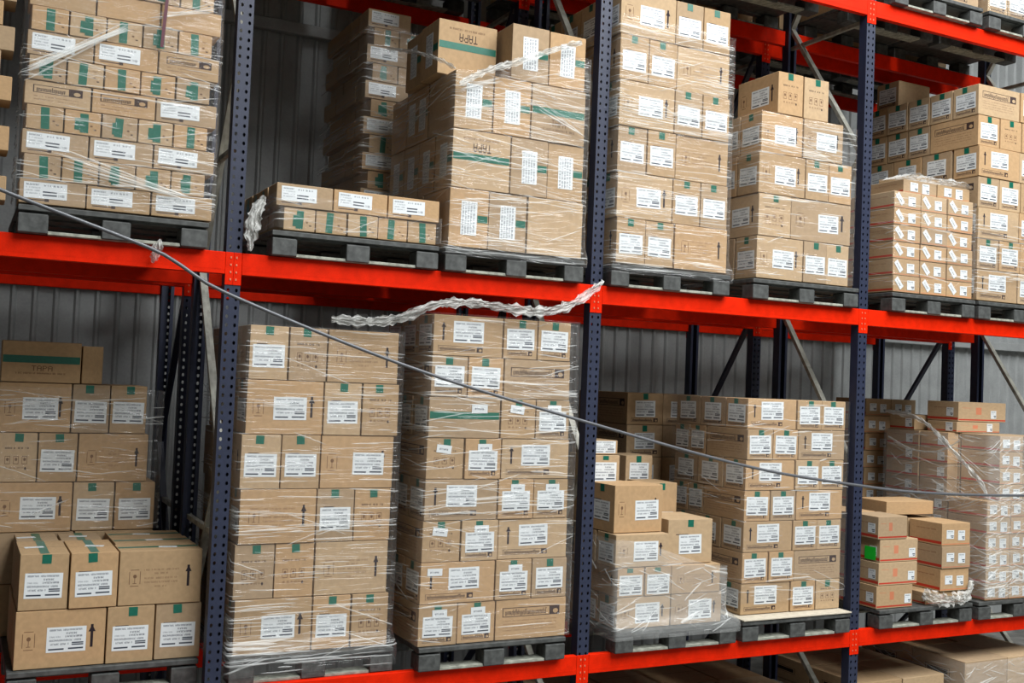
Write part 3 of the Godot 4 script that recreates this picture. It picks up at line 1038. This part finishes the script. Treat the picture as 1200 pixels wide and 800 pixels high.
func upper_level() -> void:
	# slim cartons beside the frame's edge
	var p := pile("slim_carton", "slim-carton pile beyond the gap", 11, 0.34, 0.2)
	for n in 11:
		var odd := n % 2 == 1
		layer(p, n, -2.28 if not odd else -2.24, -1.195 if not odd else -1.255, 0.157 + n * 0.1305, 0.1305, 0.05, "NL NB NL" if not odd else "NE NE NE NE NE")
	pallet(-2.27, -1.235, 0, 0.06, "dark plastic pallet under the slim-carton pile beyond the gap")
	# slim cartons with tape stripes
	p = pile("slim_carton", "tape-striped slim-carton pile", 12, 0.34, 0.2)
	var fronts := ["NL NL NL", "NE NE NE NE NE", "NL NL NL", "NE NE NE NE NE", "NB NB NL", "NE NE NE NE NE", "NL NL NB", "NE NE NE NE NE", "P P P", "NE NE NE NE NE", "NL NL NL", "NE NE NE NE NE"]
	for n in 12:
		var odd := n % 2 == 1
		layer(p, n, -1.128 if odd else -1.142, -0.19 if odd else -0.145, 0.157 + n * 0.1308, 0.1308, 0.055, fronts[n])
	pallet(-1.14, -0.16, 0, 0.06, "dark plastic pallet under the tape-striped slim cartons")
	film("tape-striped slim-carton pile", -1.142, -0.15, -0.3, 0.055, 0.165, 1.74, 1.74, 1, [], 0.008, 1.35, [[-1.13, 0.84, -0.66, 1.16, 14], [-0.95, 0.42, -0.3, 0.27, 8], [-0.5, 1.25, -0.2, 1.36, 6]])
	# low two-layer pile
	p = pile("slim_carton", "low two-layer slim pile", 2, 0.345, 0.195)
	layer(p, 0, 0.265, 1.24, 0.157, 0.136, 0.03, "NE NE NE NE NE", "P", "P P P", -1.08)
	layer(p, 1, 0.215, 1.25, 0.295, 0.136, 0.035, "NL NL NL", "P", "NE NE NE P", -1.08)
	pallet(0.2, 1.25, 0, 0.05, "dark plastic pallet under the low two-layer pile")
	film("low two-layer slim pile", 0.225, 1.25, -1.08, 0.035, 0.165, 0.37, 0.32, 1, [], 0.002)
	# tall slim pile of the rack behind
	p = pile("slim_carton", "slim pile behind lid cartons", 14, 0.34, 0.2)
	for n in 14:
		var odd := n % 2 == 1
		layer(p, n, 1.19 if not odd else 1.14, 1.59 if not odd else 1.48, 0.157 + n * 0.1315, 0.1315, -1.19, "NE NE" if not odd else "NL", "P", "P P" if not odd else "Ps P P", -2.18)
	pallet(1.13, 2.13, 0, -1.18, "dark plastic pallet under the tall slim pile of the rack behind", 1.05)
	film("slim pile behind lid cartons", 1.13, 2.1, -2.2, -1.19, 0.165, 1.9, 1.8, 0)
	# lid cartons
	p = pile("lid_carton", "lid-carton pile", 4, 0.42, 0.28)
	layer(p, 0, 1.305, 2.28, 0.16, 0.372, 0.045, "TE TE P", "P", "TE TE TE", -1.06)
	layer(p, 1, 1.31, 2.275, 0.534, 0.372, 0.045, "TA TE TE", "TE", "TE TE TE", -1.06)
	layer(p, 2, 1.31, 2.268, 0.908, 0.37, 0.045, "TE TE TU", "P", "TE TE P", -1.06)
	single(p, "lid carton with upside-down lettering, set back atop the lid-carton pile", 1.25, 1.67, 1.28, 1.638, -0.12, 0.29, "TA", "TE")
	single(p, "lid carton behind the set-back one atop the lid-carton pile", 1.265, 1.67, 1.28, 1.638, -0.43, 0.28, "P", "TE")
	single(p, "lid carton end with tall sticker, at the step atop the lid-carton pile", 1.70, 1.976, 1.28, 1.645, 0.04, 0.42, "TE", "P")
	single(p, "lid carton end with tall sticker, atop the lid-carton pile by the post", 1.978, 2.255, 1.28, 1.64, 0.04, 0.42, "TE")
	pallet(1.285, 2.295, 0, 0.06, "dark plastic pallet under the lid-carton pile")
	film("lid-carton pile", 1.305, 2.28, -1.07, 0.045, 0.1, 1.27, 1.5, 1, [1.285, 2.295, 0.06, 0.149], 0.005, 1.3, [[1.32, 1.14, 1.6, 1.24, 6], [1.9, 1.13, 2.25, 0.98, 5]])
	# six layers
	p = pile("shipping_carton", "upper six-layer pile", 6, 0.47, 0.245)
	for n in 6:
		var y := 0.16 + n * 0.3145
		var x := 2.545 - n * 0.006
		if n % 2 == 0:
			layer(p, n, x, x + 0.945, y, 0.3145, 0.045, "S S Lp", "Lp", "L Ps", -1.06)
		else:
			layer(p, n, x, x + 0.945, y, 0.3145, 0.045, "L S S", "S", "S S S", -1.06)
	pallet(2.505, 3.515, 0, 0.06, "dark plastic pallet under the six-layer pile")
	film("upper six-layer pile", 2.52, 3.48, -1.06, 0.045, 0.09, 1.86, 1.86, 0, [2.505, 3.515, 0.06, 0.149], 0.006, 1.3)
	# five stepped layers
	p = pile("shipping_carton", "stepped five-layer pile", 5, 0.47, 0.245)
	layer(p, 0, 3.755, 4.665, 0.157, 0.311, 0.045, "L S S", "S", "Lp", -0.8)
	layer(p, 1, 3.76, 4.672, 0.47, 0.311, 0.045, "Sp L2", "L", "Lp", -0.9)
	layer(p, 2, 3.752, 4.668, 0.783, 0.303, 0.045, "L S S", "S", "S Lp", -0.9)
	layer(p, 3, 3.772, 4.568, 1.087, 0.303, 0.045, "L L", "S", "S Lp", -0.9)
	p.layers = 5
	layer(p, 4, 3.912, 4.158, 1.391, 0.315, 0.05, "Sp", "L", "", -0.9)
	single(p, "carton end with printed symbols, second in top layer of the stepped pile", 4.172, 4.418, 1.391, 1.706, 0.03, 0.46, "Sp")
	pallet(3.72, 4.755, 0, 0.06, "dark plastic pallet under the stepped five-layer pile")
	film("stepped five-layer pile", 3.75, 4.672, -0.9, 0.05, 0.165, 1.38, 1.37, 0, [], 0.008)
	# small cartons with tilted stickers
	p = pile("striped_carton", "tilted-sticker small-carton pile", 7, 0.4, 0.3)
	for n in 6:
		layer(p, n, 5.125 - n * 0.001, 6.022 - n * 0.002, 0.157 + n * 0.1335, 0.1335, 0.045, "R2 R2 R2", "RS", "RS", -0.82)
	layer(p, 6, 5.24, 6.0, 0.958, 0.11, 0.02, "R3 R3", "RS")
	single(p, "small red-striped carton lying loose on the small-carton pile", 5.62, 5.98, 1.068, 1.19, -0.27, 0.36, "R3", "RS", 0.2)
	pallet(5.105, 6.045, 0, 0.06, "dark plastic pallet under the tilted-sticker small-carton pile")
	film("tilted-sticker small-carton pile", 5.115, 6.02, -0.5, 0.045, 0.2, 0.95, 0.95, 1, [], 0.003)
	# seven layers at the rack's end
	p = pile("shipping_carton", "upper seven-layer emblem pile", 7, 0.5, 0.262)
	var sev := ["LB SB SB", "SB SB LB", "LB SB SB", "SB SB LB", "LB SB SB", "SB Sp BR", "BR SB SB"]
	var sevb := ["", "", "", "SB SB BR", "SB SB SB", "SB SB SB", "SB SB SB SB"]
	for n in 7:
		layer(p, n, 6.075 - n * 0.005, 7.09, 0.157 + n * 0.2578, 0.2578, 0.05, sev[n], "SB" if n % 2 == 0 else "BR", sevb[n], -1.2)
	single(p, "carton end with sticker, alone on top of the seven-layer pile", 6.1, 6.5, 1.964, 2.21, -0.88, 0.26, "P", "SB")
	pallet(6.085, 7.11, 0, 0.06, "dark plastic pallet under the seven-layer emblem-carton pile")
	film("upper seven-layer emblem pile", 6.058, 7.09, -1.2, 0.05, 0.165, 0.86, 0.86, 0, [], 0.003)


func lower_level() -> void:
	var B: float = LEVELS[0]
	var Y := B + 0.151
	# short front rows with a taller part behind
	var p := pile("shipping_carton", "part-picked pile's low front", 2, 0.465, 0.258)
	layer(p, 0, -1.03, -0.05, Y, 0.313, -0.14, "L S S", "Ps", "Ps Ps", -0.93)
	p.tops = true
	layer(p, 1, -1.025, -0.06, Y + 0.314, 0.306, -0.14, "S S Lp", "P")
	single(p, "carton behind the printed one in top layer of part-picked pile", -0.508, -0.065, Y + 0.314, Y + 0.62, -0.41, 0.255, "P", "P", 0.004)
	single(p, "hindmost low carton in top layer of part-picked pile", -0.508, -0.075, Y + 0.314, Y + 0.618, -0.675, 0.255, "P", "P", -0.004)
	single(p, "carton end behind the taped ends in top layer of part-picked pile", -1.02, -0.79, Y + 0.314, Y + 0.618, -0.63, 0.3, "Ps")
	single(p, "second carton end behind the taped ends of part-picked pile", -0.78, -0.55, Y + 0.314, Y + 0.615, -0.63, 0.3, "Ps")
	p = pile("shipping_carton", "part-picked pile's tall rear", 5, 0.45, 0.245)
	layer(p, 0, -1.15, -0.21, Y, 0.313, -0.95, "P P")
	layer(p, 1, -1.15, -0.21, Y + 0.314, 0.306, -0.95, "P P")
	layer(p, 2, -1.15, -0.21, Y + 0.621, 0.3, -0.95, "L S S")
	layer(p, 3, -1.14, -0.265, Y + 0.922, 0.3, -0.96, "Sp S Lp")
	layer(p, 4, -1.145, -0.285, Y + 1.223, 0.303, -0.97, "L S S")
	single(p, "carton crossed by green band, alone on the part-picked pile", -1.14, -0.69, Y + 1.527, Y + 1.78, -0.98, 0.2, "TU")
	single(p, "plain dark carton beside the banded one on part-picked pile", -0.685, -0.56, Y + 1.527, Y + 1.765, -1.0, 0.25, "Ps")
	pallet(-1.06, -0.06, B, -0.12, "dark plastic pallet under the part-picked pile", 1.19)
	film("part-picked pile's tall rear", -1.155, -0.205, -1.2, -0.945, Y + 0.63, Y + 1.5, Y + 1.5, 1, [], 0.01)
	# six wrapped layers
	p = pile("shipping_carton", "lower six-layer wrapped pile", 6, 0.475, 0.245)
	var lf := ["L S Sp", "Sp Sp Lp", "Lp S Sp", "S S L2", "L S Sp", "S Sp Lp"]
	for n in 6:
		var xo: float = [0.12, 0.105, 0.12, 0.112, 0.13, 0.135][n]
		layer(p, n, xo, xo + 0.95 - [0.0, 0.0, 0.01, 0.0, 0.0, 0.02][n], Y + n * 0.3205, 0.3205, -0.085, lf[n], "S" if lf[n].begins_with("L") else "Lp", "Ps S Ps" if n % 2 == 0 else "Lp Ps", -1.12)
	pallet(0.09, 1.095, B, -0.03, "grey film-covered plastic pallet under the six-layer wrapped pile")
	film("lower six-layer wrapped pile", 0.105, 1.085, -1.12, -0.085, B + 0.045, Y + 1.93, Y + 1.93, 0, [0.09, 1.095, -0.03, B + 0.149])
	# eight wrapped layers
	p = pile("shipping_carton", "eight-layer wrapped pile", 8, 0.51, 0.262)
	lf = ["ST ST BR", "LR ST SB", "SI ST LB", "LB ST ST", "SI ST LB", "TL SI ST", "SB SB BR", "LB SB SB"]
	for n in 8:
		layer(p, n, 1.215 + n * 0.003, 2.268 - n * 0.006, Y + n * 0.2565, 0.2565, 0.045, lf[n], "SB" if not lf[n].begins_with("S") else "BR", "SB SB" if n % 2 else "Ps", -0.75 if n % 2 else -0.75)
	pallet(1.222, 2.262, B, 0.06, "dark plastic pallet under the eight-layer wrapped pile")
	film("eight-layer wrapped pile", 1.21, 2.27, -0.75, 0.045, Y + 0.008, Y + 2.06, Y + 2.06, 1)
	# low shrouded pile with loose cartons
	p = pile("shipping_carton", "low shrouded pile", 3, 0.47, 0.245)
	layer(p, 0, 2.68, 3.57, Y, 0.215, 0.02, "L L", "S", "S P", -0.95)
	layer(p, 1, 2.675, 3.55, Y + 0.216, 0.2, 0.02, "S S Lp", "Lp", "P", -0.95)
	layer(p, 2, 2.65, 3.09, Y + 0.417, 0.225, 0.015, "L", "S", "P", -0.55)
	p.tops = false
	single(p, "carton side with sticker and arrow, loose on the low shrouded pile", 2.655, 3.07, Y + 0.643, Y + 0.972, -0.05, 0.3, "L2", "S", 0.05)
	single(p, "carton end with tape tab, standing lower beside the loose one on shrouded pile", 3.12, 3.5, Y + 0.417, Y + 0.73, -0.03, 0.4, "S", "P", -0.03)
	single(p, "hidden-footed carton end behind the loose ones on shrouded pile", 3.22, 3.475, Y + 0.417, Y + 0.945, -0.44, 0.3, "S")
	single(p, "plain carton in the hind row of the shrouded pile", 2.68, 3.08, Y + 0.643, Y + 0.95, -0.42, 0.3, "P")
	single(p, "carton end with sticker standing on the hind row of shrouded pile", 2.68, 2.93, Y + 0.951, Y + 1.15, -0.4, 0.3, "S")
	single(p, "slim carton with sticker, highest on the shrouded pile", 2.69, 2.92, Y + 1.151, Y + 1.256, -0.42, 0.26, "S")
	single(p, "plain carton under the far sticker carton of the shrouded pile", 3.2, 3.5, Y + 0.417, Y + 0.91, -0.79, 0.3, "Ps")
	single(p, "carton end with sticker, set far back on the shrouded pile", 3.22, 3.49, Y + 0.911, Y + 1.12, -0.8, 0.28, "S", "P", 0.1)
	pallet(2.645, 3.675, B, 0.06, "dark film-covered plastic pallet under the low shrouded pile")
	film("low shrouded pile", 2.65, 3.575, -0.95, 0.02, B + 0.09, Y + 0.61, Y + 0.4, 2, [2.645, 3.675, 0.06, B + 0.149], 0.009)
	# seven layers on a pale sheet
	p = pile("shipping_carton", "pale-sheet seven-layer pile", 7, 0.49, 0.258)
	lf = ["LB SB Sp", "SB SB BR", "LB SB SB", "SB SB LB", "LB SB SB", "SB SB LB", "LB SB SB"]
	for n in 7:
		layer(p, n, 3.795 + n * 0.002, 4.755 + n * 0.003, Y + 0.014 + n * 0.2265, 0.2265, -0.05, lf[n], "SB" if n % 2 == 0 else "BR", "SB SB" if n % 2 else "SB SB", -0.95)
	pallet(3.725, 4.765, B, 0.06, "dark plastic pallet carrying a pale sheet and the seven-layer pile")
	var sh := thing("slip_sheet", "pale card sheet between pallet and the seven-layer pile", "sheet", Vector3(4.245, G + B + 0.149, -0.5))
	var mb := MB.new()
	mb.box(Vector3(0, 0.006, 0), Vector3(1.035, 0.011, 1.14), 0.003)
	part(sh, "card", mb.mesh(), M.card)
	film("pale-sheet seven-layer pile", 3.79, 4.78, -0.95, -0.05, Y + 0.1, Y + 1.6, Y + 1.6, 1, [], 0.004, 0.4)
	# dark pile of the rack behind
	p = pile("shipping_carton", "dark pile behind loose cartons", 6, 0.5, 0.262)
	for n in 6:
		layer(p, n, 3.57, 4.3, Y + n * 0.267, 0.267, -1.3, "SB SB" if n % 2 == 1 else "SB Ps", "BR", "BR" if n > 3 else "", -2.1)
	pallet(3.56, 4.56, B, -1.24, "dark plastic pallet in the rack behind the loose cartons", 0.98)
	# loose striped cartons, green sticker
	p = pile("striped_carton", "green-sticker striped stack", 4, 0.42, 0.3)
	var e := [[5.055, 5.45], [5.072, 5.495], [5.083, 5.5], [5.055, 5.375]]
	for n in 4:
		layer(p, n, e[n][0], e[n][1], Y + n * 0.179, 0.179, 0.03, "RF" if n < 3 else "Rp", "RT", "RT", -0.78)
	var gs := thing("green_sticker", "bright green square sticker on flank of the striped stack", "sticker", Vector3(5.08, G + Y + 0.42, -0.07))
	part(gs, "paper", plate(0.115, 0.1, 0.001, Rect2(0, 0, 1, 1)), M.green, Vector3(-0.003, 0, 0), Vector3(0, -PI / 2, 0))
	p = pile("striped_carton", "film-skirted striped stack", 4, 0.34, 0.33)
	layer(p, 0, 5.6, 6.05, Y, 0.1, 0.02, "Rp", "RS")
	for n in 3:
		layer(p, n + 1, 5.745, 6.078, Y + 0.101 + n * 0.183, 0.183, 0.045, "R3", "RS", "RS", -0.62)
	p = pile("striped_carton", "hind striped stack", 5, 0.4, 0.3)
	for n in 4:
		single(p, "plain striped carton under the small flat one, %s of hind stack" % layer_words(p, n), 5.52, 5.72, Y + n * 0.169, Y + n * 0.169 + 0.168, -0.32, 0.3, "Ps")
	single(p, "small flat carton lying alone behind the striped stacks", 5.5, 6.02, Y + 0.677, Y + 0.79, -0.3, 0.33, "P", "P", -0.05)
	pallet(5.06, 6.1, B, 0.06, "dark plastic pallet under the loose striped stacks")
	# white-wrapped stack at the rack's end
	p = pile("striped_carton", "white-wrapped striped stack", 11, 0.4, 0.29)
	for n in 11:
		var y := Y + n * 0.1365
		if n < 6:
			layer(p, n, 6.262, 6.85, y, 0.1365, 0.045, "R3 R3", "RS", "RT RT", -1.06)
		elif n < 10:
			layer(p, n, 6.41, 7.0, y, 0.1365, 0.045, "R3 R3", "RS", "RT RT", -1.06)
		else:
			layer(p, n, 6.26, 6.6, y, 0.1365, -0.74, "P", "RT")
	for n in range(6, 10):
		var y := Y + n * 0.1365
		single(p, "red-striped flank carton, %s of the white-wrapped stack" % layer_words(p, n), 6.27, 6.405, y, y + 0.1365, -0.38, 0.3, "P", "RT")
		single(p, "red-striped flank carton, deeper in %s of the white-wrapped stack" % layer_words(p, n), 6.26, 6.405, y, y + 0.1365, -0.69, 0.37, "P", "RT")
	single(p, "striped carton lying on the white-wrapped stack, under another", 6.35, 6.9, Y + 1.366, Y + 1.46, -0.36, 0.32, "RF", "RT")
	single(p, "striped carton lying topmost on the white-wrapped stack", 6.39, 7.0, Y + 1.461, Y + 1.635, -0.38, 0.34, "RF", "RT")
	pallet(6.17, 7.18, B, 0.06, "dark plastic pallet under the white-wrapped striped stack")
	film("white-wrapped striped stack", 6.255, 7.0, -1.06, 0.05, Y + 0.02, Y + 1.36, Y + 1.36, 2, [], 0.012, 2.2)
	# pile of the rack behind, seen past the post
	p = pile("striped_carton", "striped pile in rear rack", 10, 0.4, 0.29)
	for n in 10:
		layer(p, n, 6.22 + 0.02 * (n % 2), 6.9, Y + n * 0.163, 0.163, -1.3, "R3 R3", "RT")
	pallet(6.2, 7.2, B, -1.25, "dark plastic pallet under the striped pile in rear rack", 0.97)


func top_and_ground() -> void:
	var T: float = LEVELS[2]
	var k := 0
	var over := ["slim-carton pile beyond the gap", "tape-striped slim cartons", "low two-layer slim pile", "lid-carton pile", "upper six-layer pile", "stepped five-layer pile", "tilted-sticker small cartons", "upper seven-layer emblem pile"]
	for x in [-2.27, -1.14, 0.15, 1.26, 2.56, 3.72]:
		pallet(x, x + 1.02, T, 0.04, "dark plastic pallet on uppermost beam above the " + over[k], 1.12, "pallets on the uppermost beams")
		k += 1
	k = 0
	pallet(5.05, 6.055, T, 0.06, "dark plastic pallet on the uppermost beam under emblem cartons")
	pallet(6.125, 7.13, T, 0.06, "dark plastic pallet on the uppermost beam under filmed cartons")
	for x in [-2.27, -1.14, 0.12, 1.28, 2.56, 3.72, 5.0, 6.15]:
		pallet(x, x + 1.02, T, -1.26, "dark plastic pallet on uppermost rear-rack beam behind and above the " + over[k], 0.97, "pallets on the uppermost rear beams")
		k += 1
	var big := pile("shade_carton", "shade loads added on the uppermost beams", 1, 0.5, 0.5)  # unseen cartons, added to keep roof light off the rear
	big.group = "tall shade cartons added on the uppermost beams"
	for x in [-2.26, -1.13, 0.16, 1.27, 2.57, 3.73]:
		single(big, "tall plain carton added on the uppermost beams of aisle rack for shade", x + 0.01, x + 0.5, T + 0.151, T + 1.35, 0.03, 1.08, "Ps")
		single(big, "tall plain carton added on the uppermost beams of aisle rack for shade", x + 0.51, x + 0.99, T + 0.151, T + 1.3, 0.02, 1.08, "Ps")
	big.group = "tall shade cartons added on the uppermost rear beams"
	for x in [-2.26, -1.13, 0.13, 1.29, 2.57, 3.73, 5.01, 6.16]:
		single(big, "tall plain carton added on the uppermost beams of rear rack for shade", x + 0.01, x + 0.99, T + 0.151, T + 1.35, -1.27, 0.93, "Ps")
	var p := pile("shipping_carton", "uppermost emblem pile", 3, 0.5, 0.262)
	layer(p, 0, 5.07, 6.04, T + 0.151, 0.257, 0.03, "SB SB LB", "BR")
	layer(p, 1, 5.07, 6.04, T + 0.409, 0.257, 0.03, "LB SB SB", "SB")
	p = pile("shipping_carton", "uppermost filmed pile", 3, 0.5, 0.262)
	layer(p, 0, 6.15, 7.12, T + 0.151, 0.257, 0.03, "SB SB LB", "BR")
	layer(p, 1, 6.15, 7.12, T + 0.409, 0.257, 0.03, "LB SB SB", "SB")
	for x in [5.08, 6.16]:
		single(big, "tall plain carton added behind the uppermost emblem cartons for shade", x, x + 0.95, T + 0.151, T + 1.2, -0.5, 0.56, "P")
	film("uppermost filmed pile", 6.145, 7.125, -0.4, 0.03, T + 0.16, T + 0.6, T + 0.6, 0)
	# flat cartons on the floor, under the lowest beam
	for g in [[5.05, 6.0, -2.93, -0.12, "low flat-carton pile"], [6.07, 7.1, -2.81, 0.03, "filmed flat-carton pile"], [3.72, 4.7, -3.02, -0.3, "shaded flat-carton pile"], [2.62, 3.62, -2.97, -0.2, "flat-carton pile below shrouded pile"]]:
		p = pile("flat_carton", g[4], 2, 0.5, 0.55)
		var top: float = g[2]
		var h := (top + 3.299) / 2
		pallet(g[0], g[1], -G, g[3] + 0.01, "dark plastic pallet on the floor under the " + g[4])
		for n in 2:
			layer(p, n, g[0], g[1], -3.299 + n * h, h, g[3], "P P", "FH", "FH", g[3] - 1.15)
			single(p, "plain flat carton in the hind half, %s of the %s" % [layer_words(p, n), g[4]], (g[0] + g[1]) / 2 + 0.06, g[1], -3.299 + n * h, -3.299 + n * h + h, g[3] - 0.56, 0.55, "P")
	film("filmed flat-carton pile", 6.065, 7.105, -1.1, 0.035, -3.28, -2.815, -2.815, 2, [], 0.01)


func loose_ends() -> void:
	# the cord sagging across the front
	var pts := [Vector3(-2.6, 0.62, 0.35), Vector3(-1.9, 0.395, 0.35), Vector3(-1.234, 0.168, 0.35), Vector3(-0.452, -0.078, 0.35), Vector3(-0.123, -0.255, 0.35), Vector3(0.965, -0.613, 0.35), Vector3(2.196, -0.913, 0.35), Vector3(3.51, -1.193, 0.35), Vector3(4.544, -1.33, 0.35), Vector3(5.247, -1.39, 0.35), Vector3(6.308, -1.42, 0.35), Vector3(7.6, -1.40, 0.35)]
	for i in pts.size(): pts[i] += Vector3(0, G, 0)
	var o := thing("hanging_cord", "long grey cord sagging slantwise across the front of the rack", "cord")
	var c := curve(pts, 120)
	var rr := PackedFloat32Array()
	for i in c.size(): rr.append(0.0105)
	var mb := MB.new()
	mb.tube(c, rr, 8)
	part(o, "cord", mb.mesh(), M.cord)
	# twisted film over the wrapped piles
	var q := [Vector3(0.6, -0.345, -0.02), Vector3(0.83, -0.345, 0.0), Vector3(1.03, -0.31, 0.05), Vector3(1.2, -0.225, 0.11), Vector3(1.48, -0.195, 0.12), Vector3(1.86, -0.22, 0.12), Vector3(2.08, -0.19, 0.12), Vector3(2.27, -0.1, 0.1), Vector3(2.44, 0.02, 0.07)]
	for i in q.size(): q[i] += Vector3(0, G, 0)
	strand("twisted strand of clear film running over the wrapped piles up to the beam", q, 0.075, Vector3(0, 1, 0), 110)
	q = [Vector3(6.3, -0.8, -1.0), Vector3(6.3, -0.86, -0.6), Vector3(6.3, -1.1, -0.25), Vector3(6.3, -1.35, 0.05), Vector3(6.32, -1.46, 0.1)]
	for i in q.size(): q[i] += Vector3(-0.13, G, 0)
	strand("slanting strand of film across the flank of the white-wrapped stack", q, 0.05)
	q = [Vector3(6.24, -1.03, -0.98), Vector3(6.24, -1.13, -0.7), Vector3(6.24, -1.12, -0.4), Vector3(6.24, -1.02, -0.2)]
	for i in q.size(): q[i] += Vector3(-0.045, G, 0)
	strand("sagging strand of film on the flank of the white-wrapped stack", q, 0.022)
	q = [Vector3(1.31, 1.16, 0.12), Vector3(1.48, 1.27, 0.11), Vector3(1.73, 1.38, 0.11), Vector3(1.98, 1.5, 0.11), Vector3(2.18, 1.58, 0.11)]
	for i in q.size(): q[i] += Vector3(0, G, 0)
	strand("bunched strand of film slanting over the lid cartons", q, 0.05)
	q = [Vector3(1.225, 1.659, -1.009), Vector3(1.225, 1.472, -0.394), Vector3(1.225, 1.305, 0.046), Vector3(1.225, 1.219, 0.224)]
	for i in q.size(): q[i] += Vector3(0, G, 0)
	strand("loose strand of film along the flank of the lid-carton pile", q, 0.03)
	# strap hanging down the slim cartons
	o = thing("maroon_strap", "dark maroon strap hanging down the tape-striped slim cartons", "strap", Vector3(-0.47, G + 1.08, 0.09))
	mb = MB.new()
	mb.bar(Vector3(0, 0, 0), Vector3(0.02, 0.35, 0.0), 0.018, 0.003, Vector3.BACK)
	mb.bar(Vector3(0.02, 0.35, 0.0), Vector3(0.03, 0.6, 0.002), 0.028, 0.003, Vector3.BACK)
	part(o, "webbing", mb.mesh(), M.maroon)
	# scraps of film
	strand("small pale scrap of film hanging on the beam below the slim cartons", [Vector3(-0.42, G + 0.03, 0.07), Vector3(-0.435, G - 0.02, 0.075), Vector3(-0.45, G - 0.1, 0.03)], 0.06, Vector3(1, 0, 0), 24, 0.15, "film_scrap")
	strand("crumpled film tuft beside the post at the low two-layer pile", [Vector3(0.15, G + 0.34, 0.02), Vector3(0.1, G + 0.22, 0.03), Vector3(0.085, G + 0.1, 0.03), Vector3(0.08, G + 0.015, 0.025)], 0.09, Vector3(1, 0, 0), 30, 0.2, "film_scrap")
	drape("crumpled film heap on top of the small-carton pile", Vector3(5.6, G + 1.068, -0.08), Vector2(0.8, 0.26), 0.055, 21, 0.0)
	strand("crumpled film skirt at the foot of the striped stack", [Vector3(5.56, G - 2.22, 0.03), Vector3(5.68, G - 2.27, 0.085), Vector3(5.85, G - 2.28, 0.09), Vector3(6.0, G - 2.25, 0.09), Vector3(6.1, G - 2.16, 0.04)], 0.13, Vector3(0, 1, 0), 60, 0.5, "film_skirt")
